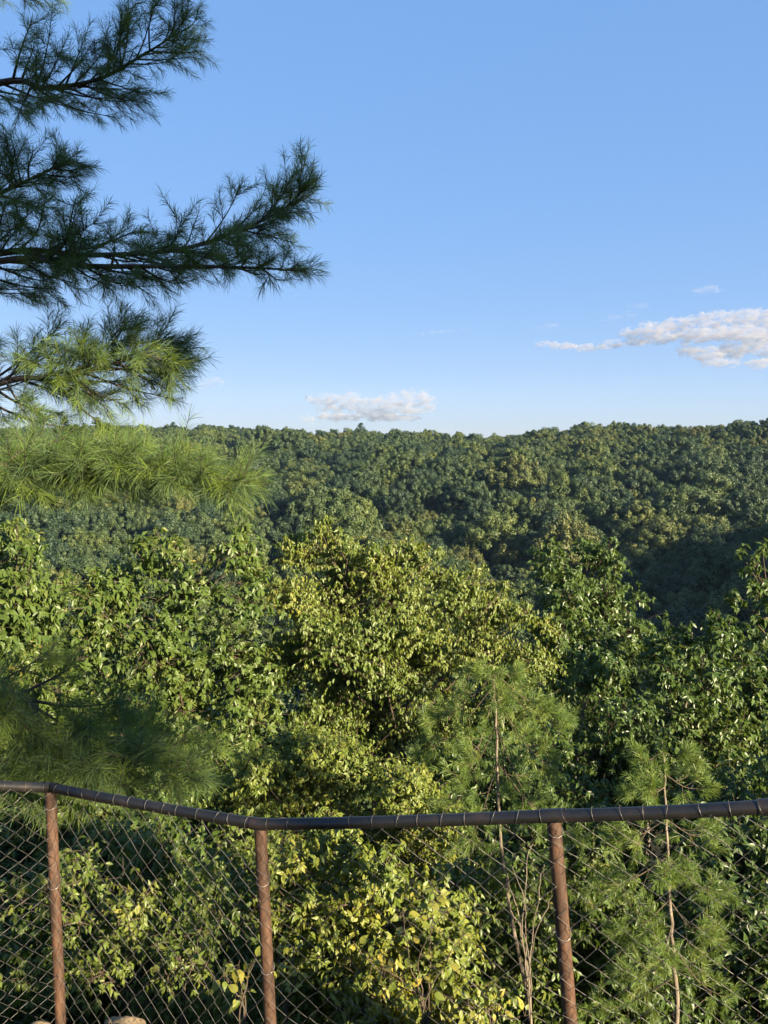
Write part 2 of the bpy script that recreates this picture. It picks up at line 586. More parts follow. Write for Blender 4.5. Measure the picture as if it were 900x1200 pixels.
# ------------------------------------------------------------------ broadleaf trees of the middle distance
def broadleaf(name, label, cat, D, lobes, leaf, mat, bark, seed, cover=3.1, droop=.6, rosette=.5, aspect=.42, base=None,
              trunk_r=.09, depth=1.0, tmpl=LEAF, group=None, upright=0.0, twig_len=1.0):
    """lobes: (px, py, radius in px[, offset in distance]) of the leafy masses, taken to real places at distance D"""
    rng = np.random.default_rng(seed)
    C, R = [], []
    for L in lobes:
        dd = L[3] if len(L) > 3 else rng.uniform(-.5, .5) * depth
        C.append(at(L[0], L[1], D + dd))
        R.append(L[2] / F_PX * (D + dd))
    C, R = np.array(C), np.array(R)
    n0 = len(C)
    dist = np.linalg.norm(C[:, None] - C[None], axis=-1) + np.eye(n0) * 99
    ex, er = [], []
    for i in range(n0):
        for k in np.argsort(dist[i])[:1]:
            ex.append((C[i] + C[k]) / 2 + np.array([0, rng.uniform(.1, .9) * depth, -.1]) + rng.normal(0, .1, 3))
            er.append((R[i] + R[k]) * .5 * rng.uniform(.8, 1.0))
    C, R = np.vstack([C, ex]), np.concatenate([R, er])
    if base is None:
        bx, by = float(np.average(C[:, 0], weights=R ** 2)), D + .3
    else:
        bx, by = base
    b = np.array([bx, by, float(height(bx, by))])
    root = empty(name, b, label, cat, group)
    # trunk up to the highest mass
    hi = np.argsort(-C[:, 2])[:max(2, len(C) // 3)]
    topp = np.average(C[hi], axis=0, weights=R[hi] ** 2) + np.array([0, .35, 0])
    span = topp - b
    P = [b + np.array([0, 0, -.15])]
    for f in (.3, .55, .8, 1):
        w = np.array([rng.normal(0, .05), rng.normal(0, .05), 0]) * np.linalg.norm(span) * (f < 1)
        P.append(b + np.array([span[0] * f ** 1.7, span[1] * f ** 1.7, span[2] * f]) + w)
    TP = spline(P, 24)
    TR = np.linspace(1, .08, 24) ** .8 * trunk_r
    g = Geo()
    g.add(*tube(TP, TR, 8))
    g.build("trunk", bark, root, b, smooth=True)
    gb, gl = Geo(), Geo()
    for c, r in zip(C, R):
        # limb leaves the trunk below the mass and rises into it
        want = c[2] - .7 * np.linalg.norm((c - TP[-1])[:2]) - .6 * r
        k = int(np.clip(np.searchsorted(TP[:, 2], want), 2, 21))
        s = TP[k]
        mid = (s + c) / 2 + np.array([0, 0, -.08 * np.linalg.norm(c - s)]) + rng.normal(0, .06, 3) * np.linalg.norm(c - s)
        LP = spline([s, mid, c, c + nrm(c - mid) * r * .5], 12)
        lr = min(TR[k] * .6, .012 + .022 * r)
        gb.add(*tube(LP, np.linspace(lr, lr * .25, 12), 5))
        ll = leaf
        area = .55 * ll * ll * aspect
        nl = int(cover * PI * r * r / area)
        per = 13
        nt = max(6, nl // per)
        # twigs start inside the mass and reach its skin
        st = c + nrm(rng.normal(size=(nt, 3))) * (r * .55 * rng.random(nt) ** .5)[:, None]
        d = nrm(rng.normal(size=(nt, 3)) * np.array([1, 1, 1 - .5 * upright]) + (st - c) / r * .8 + np.array([0, 0, .25 + upright]))
        ln = r * (.35 + .85 * rng.random(nt) ** 2) * twig_len
        en = st + d * ln[:, None] + np.array([0, 0, -.14 * droop]) * ln[:, None]
        md = (st + en) / 2 + np.array([0, 0, .1]) * ln[:, None]
        for j in range(0, nt, 2):
            TWp = np.stack([c * .6 + st[j] * .4, st[j], md[j], en[j]])
            tw = .0035 + .002 * r
            gb.add(*tube(TWp, np.array([tw * 1.4, tw, tw * .7, tw * .3]), 3))
        n = nt * per
        t = rng.random((nt, per))
        t = np.where(rng.random((nt, per)) < rosette, .88 + .12 * t, .25 + .75 * t).reshape(-1)
        S, E, Mi = np.repeat(st, per, 0), np.repeat(en, per, 0), np.repeat(md, per, 0)
        tt = t[:, None]
        pos = S * (1 - tt) ** 2 + 2 * Mi * tt * (1 - tt) + E * tt ** 2
        td = nrm(E - S)
        rv = rng.normal(size=(n, 3))
        side = nrm(rv - td * (rv * td).sum(1, keepdims=True))
        ld = td * rng.uniform(.1, .7, n)[:, None] + side * .9 + np.array([0, 0, -1]) * (droop * rng.uniform(.4, 1.5, n))[:, None]
        up = np.array([0, 0, .7]) + rng.normal(0, .5, (n, 3)) + nrm(pos - c) * .7 + SUN * .45
        L_ = ll * rng.uniform(.5, 1.22, n)
        yel = np.clip(rng.uniform(0, .32) + np.repeat(rng.random(nt), per) * .3 + rng.random(n) * .4, 0, 1)
        leaves(gl, rng, pos, ld, up, L_, L_ * aspect * rng.uniform(.85, 1.2, n), tmpl, yel)
    gb.build("branches", M['twig'], root, b, smooth=True)
    gl.build("crown", mat, root, b)
    return root


broadleaf("broadleaf_tree", "drooping broadleaf tree cut off by the left edge above the dark pine bough", "tree", 12.0,
          [(20, 620, 12), (2, 622, 14), (40, 640, 14), (5, 655, 36), (28, 690, 36), (5, 735, 55), (38, 775, 44), (62, 815, 36), (-60, 690, 70), (-60, 800, 90), (20, 870, 60), (85, 880, 40)],
          .14, M['leaf_oak'], M['bark_grey'], 1, droop=.9, rosette=.6)
broadleaf("oak_tree", "large leaved green tree with two tops, just left of the yellowish tree", "tree", 13.0,
          [(281, 630, 11), (168, 636, 11), (206, 636, 9), (262, 640, 10), (300, 650, 12), (110, 672, 12), (168, 655, 22), (203, 652, 20), (280, 650, 26), (145, 685, 32), (212, 695, 42), (115, 712, 42), (285, 700, 38), (95, 765, 48), (180, 765, 58),
           (262, 765, 52), (312, 785, 38), (125, 835, 58), (215, 835, 58), (290, 845, 48), (170, 900, 60), (260, 905, 50), (110, 690, 24)],
          .135, M['leaf_oak'], M['bark_grey'], 2, droop=.75, rosette=.65)
broadleaf("birch_tree", "tall yellowish tree with small hanging leaves in the middle", "tree", 14.0,
          [(380, 612, 10), (376, 622, 14), (386, 640, 20), (483, 638, 12), (440, 648, 14), (592, 688, 12), (556, 670, 14), (515, 650, 12), (342, 636, 12), (410, 640, 14), (362, 628, 9), (396, 622, 9), (460, 640, 9), (500, 640, 8), (440, 745, 38, -1.2), (400, 765, 40, -1.2), (482, 745, 38, -1.1), (450, 795, 42, -1.2), (365, 740, 34, -1.0), (520, 765, 36, -1.0), (352, 652, 32), (402, 662, 38), (440, 668, 30), (482, 660, 26), (512, 678, 20), (545, 695, 24), (345, 705, 40), (400, 720, 54), (470, 715, 54),
           (532, 715, 38), (578, 712, 28), (612, 722, 24), (345, 765, 40), (400, 790, 58), (480, 785, 58), (560, 768, 54), (622, 785, 40), (380, 850, 50), (450, 850, 58),
           (530, 840, 58), (600, 845, 50), (420, 900, 50), (520, 900, 50), (640, 742, 22)],
          .085, M['leaf_birch'], M['bark_dark'], 3, droop=1.6, rosette=.15, cover=3.0, upright=.8)
broadleaf("cherry_tree", "glossy green tree with twin pointed tops, right of the yellowish tree", "tree", 15.6,
          [(643, 638, 11), (713, 640, 11), (697, 645, 9), (655, 648, 10), (748, 700, 12), (643, 664, 24), (655, 745, 34, -1.2), (662, 792, 36, -1.3), (668, 702, 24, -1), (700, 760, 36, -1.3), (714, 664, 24), (665, 690, 34), (705, 708, 42), (738, 742, 34), (722, 790, 48), (680, 795, 50), (745, 835, 42), (690, 860, 54), (705, 915, 50), (765, 765, 18), (690, 650, 18)],
          .12, M['leaf_cherry'], M['bark_grey'], 4, droop=.9, rosette=.4)
broadleaf("cherry_tree", "glossy dark green tree against the lower right hillside, next to the right edge", "tree", 13.0,
          [(842, 722, 10), (855, 730, 11), (800, 738, 10), (780, 762, 10), (842, 745, 22), (802, 757, 26), (872, 768, 36), (786, 790, 34), (830, 800, 48), (892, 832, 55), (790, 850, 48), (850, 880, 58), (805, 925, 50), (905, 905, 60), (960, 800, 80), (760, 890, 40)],
          .125, M['leaf_cherry'], M['bark_grey'], 5, droop=.9, rosette=.4)
broadleaf("shaded_tree", "dark shaded foliage reaching in from the right edge over the far hillside", "tree", 9.5,
          [(893, 640, 13), (880, 688, 13), (903, 697, 16), (895, 748, 14), (925, 650, 20), (925, 720, 20)],
          .11, M['leaf_dark'], M['bark_dark'], 6, base=(6.4, 10.2), droop=1.1, rosette=.4, cover=4.2)
broadleaf("young_birch", "bright yellow green young tree rising from behind the fence rail in the middle", "tree", 8.2,
          [(370, 885, 34), (330, 925, 50), (410, 905, 50), (470, 935, 45), (300, 905, 34), (262, 935, 40), (295, 990, 55), (370, 990, 64), (450, 1000, 58), (335, 1065, 66), (420, 1075, 66),
           (520, 965, 36), (390, 1140, 70), (310, 1140, 60), (450, 1120, 66), (350, 1200, 80), (440, 1210, 80), (270, 1060, 50), (520, 1030, 50), (260, 1200, 70), (530, 1200, 70)],
          .06, M['leaf_yellow'], M['bark_pale'], 7, droop=.9, rosette=.2, cover=4.6, upright=.4, trunk_r=.05)
broadleaf("young_birch", "small leaved green young tree behind the left fence post", "tree", 8.8,
          [(55, 905, 40), (120, 935, 46), (200, 935, 46), (25, 945, 46), (170, 900, 34), (85, 985, 60), (180, 1000, 60), (20, 1020, 60), (240, 985, 40), (120, 1060, 70)],
          .065, M['leaf_oak'], M['bark_grey'], 8, droop=.8, rosette=.2, cover=4.6, trunk_r=.05)
broadleaf("shrub", "dark green shrub with drooping leaves behind the left mesh panel", "shrub", 5.6,
          [(120, 1000, 45), (190, 1010, 60), (245, 1050, 55), (135, 1085, 66), (215, 1115, 70), (110, 1165, 60), (275, 1150, 50), (180, 1210, 70), (30, 1120, 60), (60, 1190, 60), (0, 1180, 60), (290, 1220, 70), (90, 1050, 50), (230, 1180, 60)],
          .066, M['leaf_oak'], M['twig'], 9, droop=.9, rosette=.3, cover=4.2, trunk_r=.025, tmpl=BIGLEAF)
broadleaf("shrub", "broad leaved dark shrub filling the lower right corner behind the fence", "shrub", 6.4,
          [(865, 1000, 55), (895, 1090, 66), (830, 1120, 60), (740, 1150, 60), (880, 1180, 70), (790, 1190, 60), (950, 1030, 70), (700, 1080, 50), (720, 1210, 70), (850, 1220, 80), (640, 1220, 60), (940, 1150, 80)],
          .08, M['leaf_dark'], M['twig'], 10, droop=.8, rosette=.3, cover=4.0, trunk_r=.025, tmpl=BIGLEAF)
broadleaf("shrub", "green shrub between the two young pines below the fence rail", "shrub", 6.6,
          [(545, 1060, 60), (500, 1130, 66), (590, 1140, 60), (640, 1090, 50), (560, 1190, 60), (660, 1180, 60), (450, 1180, 60), (610, 1030, 40), (560, 1230, 80), (660, 1230, 80), (450, 1230, 80), (690, 1140, 50), (680, 1010, 40), (730, 1060, 40)],
          .07, M['leaf_oak'], M['twig'], 12, droop=.8, rosette=.3, cover=4.2, trunk_r=.025, tmpl=BIGLEAF)

broadleaf("young_birch", "low yellow green young tree between the middle and right fence posts", "tree", 5.0,
          [(420, 1060, 46), (470, 1100, 56), (380, 1120, 56), (530, 1120, 46), (440, 1170, 66), (355, 1060, 40), (500, 1060, 36), (540, 1190, 56), (350, 1200, 60), (400, 1000, 36), (450, 1020, 36), (345, 1010, 26), (480, 1230, 70)],
          .055, M['leaf_yellow'], M['bark_pale'], 13, droop=.8, rosette=.25, cover=3.6, upright=.3, trunk_r=.018, tmpl=BIGLEAF, depth=.5)
broadleaf("shrub", "thin small leaved light green shrub close behind the left mesh panel", "shrub", 4.4,
          [(100, 1010, 36), (160, 1060, 46), (220, 1120, 50), (120, 1140, 46), (180, 1190, 56), (235, 1040, 36), (90, 1080, 30), (270, 1180, 46), (40, 1150, 46), (20, 1050, 36)],
          .046, M['leaf_birch'], M['twig'], 18, droop=.8, rosette=.2, cover=1.5, trunk_r=.012, depth=.5)
broadleaf("young_broadleaf", "green young tree outside the left edge under the pine", "tree", 6.6,
          [(-120, 1000, 90), (-220, 1060, 110), (-330, 1000, 120), (-150, 1150, 110), (-300, 1180, 120), (-60, 1100, 70), (-450, 1080, 130)],
          .09, M['leaf_oak'], M['bark_grey'], 19, droop=.8, rosette=.3, trunk_r=.05)
broadleaf("young_broadleaf", "green young tree outside the right edge below the shaded foliage", "tree", 7.4,
          [(1010, 980, 80), (1100, 1040, 100), (1200, 980, 110), (1030, 1110, 100), (1180, 1150, 120), (1320, 1060, 120), (1010, 900, 60), (1120, 900, 90)],
          .09, M['leaf_cherry'], M['bark_grey'], 20, droop=.8, rosette=.3, trunk_r=.05)
broadleaf("young_broadleaf", "green young tree in the gap right of the tip of the paler stemmed young pine", "tree", 10.6,
          [(690, 800, 36), (740, 850, 46), (700, 880, 50), (655, 880, 40), (722, 780, 22), (760, 900, 40), (720, 930, 50), (700, 770, 16), (660, 930, 50)],
          .1, M['leaf_cherry'], M['bark_grey'], 17, droop=.9, rosette=.4, trunk_r=.05)
broadleaf("young_broadleaf", "green young tree half hidden behind the paler stemmed young pine", "tree", 9.4,
          [(560, 900, 50), (640, 930, 60), (700, 960, 55), (600, 980, 60), (680, 1040, 60), (560, 1060, 60), (640, 1110, 70), (740, 1030, 60), (720, 1120, 70), (520, 1000, 50), (600, 1180, 80), (700, 1200, 80)],
          .085, M['leaf_cherry'], M['bark_grey'], 14, droop=.8, rosette=.3, trunk_r=.05)
broadleaf("young_broadleaf", "green young tree behind the pine nearest the right edge", "tree", 9.0,
          [(800, 960, 50), (860, 950, 55), (900, 1000, 60), (820, 1030, 60), (770, 1100, 60), (860, 1090, 70), (940, 1080, 70), (820, 1170, 80), (900, 1180, 80), (760, 1200, 70)],
          .085, M['leaf_cherry'], M['bark_grey'], 15, droop=.8, rosette=.3, trunk_r=.05)
broadleaf("young_broadleaf", "green young tree behind the dark shrub in the left mesh panel", "tree", 7.4,
          [(40, 1060, 60), (110, 1030, 50), (180, 1060, 60), (250, 1090, 60), (90, 1130, 70), (200, 1150, 70), (290, 1150, 60), (20, 1180, 70), (140, 1220, 80), (250, 1230, 80)],
          .075, M['leaf_oak'], M['bark_grey'], 16, droop=.8, rosette=.3, trunk_r=.04)


# ------------------------------------------------------------------ pines
def grow_bough(gw, gn, rng, path, sec_len, n_sec, r0, per=70, ln=.095, w=.003, lift=.05, tert=5, flat=.4, start=.12, back=.1, rshift=0.0, hang=0.0, dens=1.0):
    """main limb along path, side branches along it, twigs on those, needle tufts on the twigs"""
    MP = spline(path, 40)
    n = len(MP)
    gw.add(*tube(MP, np.linspace(r0, r0 * .12, n), 6))
    TP, TD = [MP[-1]], [MP[-1] - MP[-3]]
    for s in range(n_sec):
        f = start + (1 - start) * ((s + rng.uniform(.1, .9)) / n_sec)
        i = min(int(f * (n - 1)), n - 2)
        t = nrm(MP[min(i + 2, n - 1)] - MP[max(i - 2, 0)])
        sd = nrm(np.cross(t, [0, 0, 1.0]))
        u = np.cross(sd, t)
        roll = rng.choice([0, PI]) + rng.normal(0, flat)
        out = sd * math.cos(roll) + u * math.sin(roll)
        a = rng.uniform(.6, 1.05)
        d = nrm(t * math.cos(a) + out * math.sin(a) + np.array([0, 0, lift - hang]))
        L = sec_len * (1 - .72 * f) * rng.uniform(.6, 1.15)
        p0 = MP[i]
        p1 = p0 + d * L * .5 + rng.normal(0, .03, 3) * L + np.array([0, 0, -.03]) * L
        p2 = p0 + d * L + np.array([0, 0, (.18 * lift / .25 - hang)]) * L * .6
        SP = spline([p0, p1, p2], 12)
        rr = r0 * (.38 - .25 * f) + .0015
        gw.add(*tube(SP, np.linspace(rr, .0018, 12), 4))
        TP.append(SP[-1])
        TD.append(SP[-1] - SP[-3])
        nt = max(2, int(tert * L / .3 * dens))
        for q in range(nt):
            ft = .3 + .7 * (q + rng.random()) / nt
            k = min(int(ft * 11), 10)
            st = nrm(SP[k + 1] - SP[k])
            rv = rng.normal(size=3)
            sp_ = nrm(rv - st * (rv @ st))
            b = rng.uniform(.5, 1.0)
            td = nrm(st * math.cos(b) + sp_ * math.sin(b) + np.array([0, 0, .3 * lift / .25 - hang * .5]))
            tl = rng.uniform(.09, .2) * min(1, L / .3 + .3)
            e = SP[k] + td * tl
            gw.add(*tube(np.stack([SP[k], (SP[k] + e) / 2 + np.array([0, 0, -.008]), e]), [.0024, .002, .0014], 3))
            TP.append(e)
            TD.append(td)
            if tl > .14:
                TP.append(SP[k] + td * tl * .55)
                TD.append(td)
    needles(gn, rng, np.array(TP), np.array(TD), per, ln, w, back, rshift=rshift)


def big_pine():
    tb = np.array([-4.6, 5.0, float(height(-4.6, 5.0))])
    root = empty("pine_tree", tb, "tall white pine whose long needled boughs hang in from the left edge", "pine tree")
    g = Geo()
    TPn = spline([tb + [0, 0, -.3], tb + [.05, .05, 4], tb + [.1, 0, 9], tb + [.05, .1, 14]], 30)
    g.add(*tube(TPn, np.linspace(.24, .1, 30), 14))
    g.build("trunk", M['bark_grey'], root, tb, smooth=True)

    def tr(z):
        return TPn[int(np.argmin(abs(TPn[:, 2] - z)))]
    B = [
        # path in photo pixels with distance, side length, count, extras
        (dict(p=[(0, 97, 5.4), (60, 103, 5.35), (130, 93, 5.3), (195, 62, 5.25), (246, 34, 5.2)], ln=.08, s=.9, n=38, seed=21, start=.4), None),
        (dict(p=[(0, 297, 5.0), (120, 299, 4.95), (240, 292, 4.9), (330, 262, 4.85), (386, 230, 4.8)], ln=.08, s=.9, n=52, seed=22, start=.34), None),
        (dict(p=[(0, 306, 4.8), (120, 312, 4.7), (240, 312, 4.6), (330, 314, 4.55), (388, 318, 4.5)], s=.5, n=30, seed=28, start=.45), None),
        (dict(p=[(-60, 250, 5.2), (0, 226, 5.1), (45, 208, 5.0), (84, 192, 5.0)], s=.62, n=34, seed=23, start=.4), None),
        (dict(p=[(0, 449, 4.5), (80, 446, 4.45), (150, 426, 4.4), (215, 414, 4.35)], s=.9, n=46, seed=24, start=.36, rs=.05, flat=.8), None),
        (dict(p=[(0, 545, 3.5), (100, 545, 3.4), (200, 548, 3.3), (318, 556, 3.2)], s=.42, n=60, seed=25, dy=8, rs=.12, start=.4, flat=.4, per=34, w=.0018, tert=11), "long low pine bough, needles tinted yellow green for sunlight"),  # rs shifts the needles yellower: sunlight painted into the whole bough's colour
        (dict(p=[(0, 812, 3.6), (60, 850, 3.5), (150, 880, 3.4), (262, 896, 3.3)], s=.66, n=44, seed=26, start=.3, tert=10, rs=.1, flat=.5, per=40, w=.0018), "lowest dark pine bough drooping over the fence"),
        (dict(p=[(-120, -16, 5.6), (0, -18, 5.5), (62, -14, 5.4)], s=.5, n=14, seed=27, start=.4), None),
    ]
    for d, lab in B:
        rng = np.random.default_rng(d['seed'])
        pts = [at(q[0] - 30 * max(0, min(1, q[0] / 250)), q[1] + d.get('dy', 0), q[2]) for q in d['p']]
        z0 = pts[0][2] - .25 * np.linalg.norm(pts[0][:2] - tb[:2])
        path = [tr(z0), (tr(z0) + pts[0]) / 2 + np.array([0, 0, -.05])] + pts
        gw, gn = Geo(), Geo()
        grow_bough(gw, gn, rng, path, d['s'], int(d['n'] * 1.3), .03, ln=d.get('ln', .095), per=d.get('per', 40), w=d.get('w', .0022), start=d['start'] * .55, flat=d.get('flat', .42), rshift=d.get('rs', 0), tert=d.get('tert', 5))
        bo = gw.build("bough", M['bark_dark'], root, tb, smooth=True)
        if lab:
            bo['label'] = lab
        gn.build("needles", M['needle'], bo, tb)


big_pine()


def sapling(name, label, D, trunk_px, branches, seed, r0=.022, per=40, ln=.075, w=.0030, whorl_len=.5):
    """young pine: thin trunk through photo pixels, branches (start fraction, end px, py, dD, side length, count)"""
    rng = np.random.default_rng(seed)
    T = [at(px, py, D) for px, py in trunk_px]
    bx, by = T[0][0], T[0][1]
    b = np.array([bx, by, float(height(bx, by))])
    root = empty(name, b, label, "pine sapling", "young pines behind the fence")
    TP = spline([b + [0, 0, -.1]] + T, 40)
    g = Geo()
    TP[4:-3] += np.cumsum(rng.normal(0, .006, (33, 3)) * [1, 1, 0], 0)
    g.add(*tube(TP, np.linspace(r0, r0 * .18, 40), 7))
    g.build("trunk", M['bark_sapling'], root, b, smooth=True)
    gw, gn = Geo(), Geo()
    # leader
    needles(gn, rng, TP[-6:], np.tile(TP[-1] - TP[-4], (6, 1)), per, ln, w)
    for (f, ex, ey, dd, sl, ns) in branches:
        s = TP[int(f * 39)]
        e = at(ex, ey, D + dd)
        L = np.linalg.norm(e - s)
        mid = (s + e) / 2 + np.array([0, 0, -.1 * L])
        grow_bough(gw, gn, rng, [s, mid, e], sl * .6, int(ns * .9), (.004 + .002 * L), per=per, ln=ln, w=w, lift=.3, start=.25, flat=1.0, back=.08, tert=5)
    gw.build("branches", M['twig'], root, b, smooth=True)
    gn.build("needles", M['needle_young'], root, b)
    return root


sapling("young_pine", "young pine with a thin pale trunk, left of the right hand fence post", 5.9,
        [(622, 1190), (604, 1080), (592, 980), (588, 880), (584, 800), (590, 785)],
        [(.97, 560, 790, -.1, .3, 8), (.97, 605, 790, .1, .28, 8), (.9, 500, 850, -.1, .42, 14), (.9, 660, 835, .1, .42, 16), (.84, 490, 885, .2, .45, 16), (.86, 672, 850, .3, .4, 12),
         (.8, 540, 925, -.3, .4, 14), (.8, 650, 905, -.2, .42, 16), (.74, 510, 960, .3, .45, 16), (.74, 640, 960, .3, .45, 16), (.66, 680, 985, -.2, .45, 16), (.66, 545, 1000, -.2, .4, 14),
         (.55, 690, 1060, .2, .4, 12), (.55, 560, 1060, .3, .4, 10), (.88, 590, 830, -.5, .35, 12), (.76, 600, 930, .6, .45, 14)],
        31)
sapling("young_pine", "young pine rising between the right hand fence post and the right edge", 5.3,
        [(790, 1195), (782, 1100), (779, 1000), (776, 920), (776, 868)],
        [(.95, 745, 895, 0, .28, 8), (.95, 812, 890, 0, .28, 8), (.85, 735, 935, .1, .36, 12), (.85, 826, 925, .1, .34, 12), (.8, 760, 920, -.3, .35, 10), (.7, 715, 985, .1, .42, 14),
         (.7, 840, 980, .2, .4, 12), (.6, 700, 1040, .1, .45, 16), (.6, 850, 1050, .1, .45, 14), (.5, 720, 1100, -.2, .45, 16), (.5, 840, 1110, .1, .45, 14), (.4, 730, 1150, .1, .45, 16),
         (.4, 850, 1170, .2, .45, 14), (.6, 780, 1030, -.5, .4, 12), (.45, 770, 1130, -.5, .4, 12), (.3, 690, 1185, .1, .4, 12)],
        32)


# ------------------------------------------------------------------ trees right of and behind the viewer, out of the picture, that shade the boughs
def shade_tree(label, target, dist, radii, seed, n_l=9, cover=2.2, lr=(.45, .75)):
    rng = np.random.default_rng(seed)
    c = np.asarray(target, float) + SUN * dist
    b = np.array([c[0], c[1], float(height(c[0], c[1]))])
    root = empty("shade_tree", b, label, "tree")
    g = Geo()
    g.add(*tube(spline([b - [0, 0, .2], (b + c) / 2 + [.2, .1, 0], c + [0, 0, radii[2] * .6]], 16), np.linspace(.17, .05, 16), 9))
    g.build("trunk", M['bark_grey'], root, b, smooth=True)
    gb, gl = Geo(), Geo()
    for k in range(n_l):
        o = nrm(rng.normal(size=3)) * rng.uniform(.35, .85) * np.array(radii)
        r = rng.uniform(*lr)
        gb.add(*tube(spline([c + [0, 0, -radii[2]], c + o * .5, c + o], 8), np.linspace(.05, .012, 8), 5))
        n = int(cover * PI * r * r / (.55 * .12 * .12 * .5))
        p = c + o + nrm(rng.normal(size=(n, 3))) * (r * rng.random(n) ** .45)[:, None]
        leaves(gl, rng, p, rng.normal(size=(n, 3)) + [0, 0, -.5], rng.normal(size=(n, 3)) + [0, 0, 1], .12, .06)
    gb.build("branches", M['bark_grey'], root, b, smooth=True)
    gl.build("crown", M['leaf_oak'], root, b)


shade_tree("broadleaf tree out of the picture that shades the upper pine boughs", (-1.9, 5.0, 2.2), 17, (1.6, 1.6, 1.5), 61, n_l=16)
shade_tree("second broadleaf tree out of the picture that shades the pine boughs", (-1.6, 4.9, 1.15), 13, (1.1, 1.1, .45), 62, n_l=8)
shade_tree("broadleaf tree out of the picture that shades the lowest pine bough", (-1.35, 3.4, -1.1), 12, (1.0, 1.0, .15), 63, n_l=12, lr=(.2, .35))


# ------------------------------------------------------------------ sprouts close behind the fence
def sprout(name, label, D, stems, leaf, mat, seed, group=None, aspect=.62, per=9, bark='twig', droop=.5, r0=.006):
    """stems: list of pixel paths from the ground end to the tip"""
    rng = np.random.default_rng(seed)
    T0 = at(*stems[0][0], D)
    b = np.array([T0[0], T0[1], float(height(T0[0], T0[1]))])
    root = empty(name, b, label, "seedling", group)
    gs, gl = Geo(), Geo()
    for st in stems:
        P = [at(px, py, D + rng.uniform(-.1, .1)) for px, py in st]
        SP = spline([b + [0, 0, -.05]] + P, 24)
        SP[2:] += np.cumsum(rng.normal(0, r0 * .9, (22, 3)) * [1, 1, .2], 0)
        gs.add(*tube(SP, np.linspace(r0, r0 * .35, 24), 5))
        n = per
        k = (24 * (.45 + .55 * rng.random(n))).astype(int).clip(0, 22)
        k[:3] = 22
        td = nrm(SP[k + 1] - SP[k])
        rv = rng.normal(size=(n, 3))
        sd = nrm(rv - td * (rv * td).sum(1, keepdims=True))
        d = td * .5 + sd + np.array([0, 0, -1]) * (droop * rng.uniform(.3, 1.2, n))[:, None]
        pet = SP[k] + nrm(sd + [0, 0, .3]) * (leaf * .35)
        for a_, c_ in zip(SP[k], pet):
            gs.add(*tube(np.stack([a_, (a_ + c_) / 2, c_]), .0016, 3))
        up = np.array([0, -.35, 1.0]) + rng.normal(0, .35, (n, 3))
        L = leaf * rng.uniform(.35, .8, n)
        leaves(gl, rng, pet, d, up, L, L * aspect, BIGLEAF, .45 + .55 * rng.random(n))
    gs.build("stem", M[bark], root, b, smooth=True)
    gl.build("leaves", mat, root, b)
    return root


SG = "sprouts behind the fence mesh"
sprout("seedling", "yellow leaved sprout left of the middle fence post, close to the mesh", 3.7,
       [[(285, 1195), (282, 1160), (278, 1128)], [(285, 1195), (288, 1150), (298, 1130)], [(285, 1195), (270, 1165), (258, 1140)]], .1, M['leaf_yellow'], 41, SG)
sprout("seedling", "pale stemmed yellow sprout just right of the middle fence post", 4.0,
       [[(335, 1195), (340, 1150), (342, 1105)], [(335, 1195), (345, 1160), (352, 1135)], [(335, 1195), (322, 1150), (318, 1125)]], .075, M['leaf_yellow'], 42, SG)
sprout("seedling", "tall bushy sprout with many yellow leaves midway between two fence posts", 4.2,
       [[(500, 1190), (480, 1120), (470, 1060)], [(500, 1190), (500, 1100), (505, 1040)], [(500, 1190), (520, 1130), (540, 1090)], [(500, 1190), (450, 1140), (420, 1100)],
        [(500, 1190), (490, 1130), (525, 1065)], [(500, 1190), (470, 1150), (440, 1130)]], .095, M['leaf_yellow'], 43, SG, per=12)
sprout("seedling", "low sprout with broad yellow leaves at the bottom edge, left of the right fence post", 4.1,
       [[(575, 1198), (580, 1188), (585, 1178)], [(575, 1198), (560, 1190), (548, 1180)], [(575, 1198), (600, 1192), (615, 1185)]], .1, M['leaf_yellow'], 44, SG, per=6)
sprout("seedling", "sprout with green and yellow leaves in the middle of the left mesh panel", 4.2,
       [[(215, 1195), (225, 1130), (235, 1080)], [(215, 1195), (245, 1120), (256, 1075)], [(215, 1195), (195, 1140), (180, 1110)]], .085, M['leaf_oak'], 45, SG)
sprout("dead_sapling", "bare pale dead stems forking upward beside the right fence post", 5.2,
       [[(622, 1195), (618, 1130), (612, 1080), (618, 1010), (628, 990)], [(622, 1195), (622, 1130), (632, 1060), (642, 1020)], [(622, 1195), (612, 1110), (600, 1060), (592, 1030)], [(622, 1195), (618, 1130), (610, 1085), (596, 1060), (590, 1040)], [(622, 1195), (621, 1130), (630, 1090), (650, 1050)], [(622, 1195), (617, 1120), (613, 1060), (604, 1020)]],
       .05, M['leaf_oak'], 46, None, per=3, bark='bark_sapling', r0=.0075)


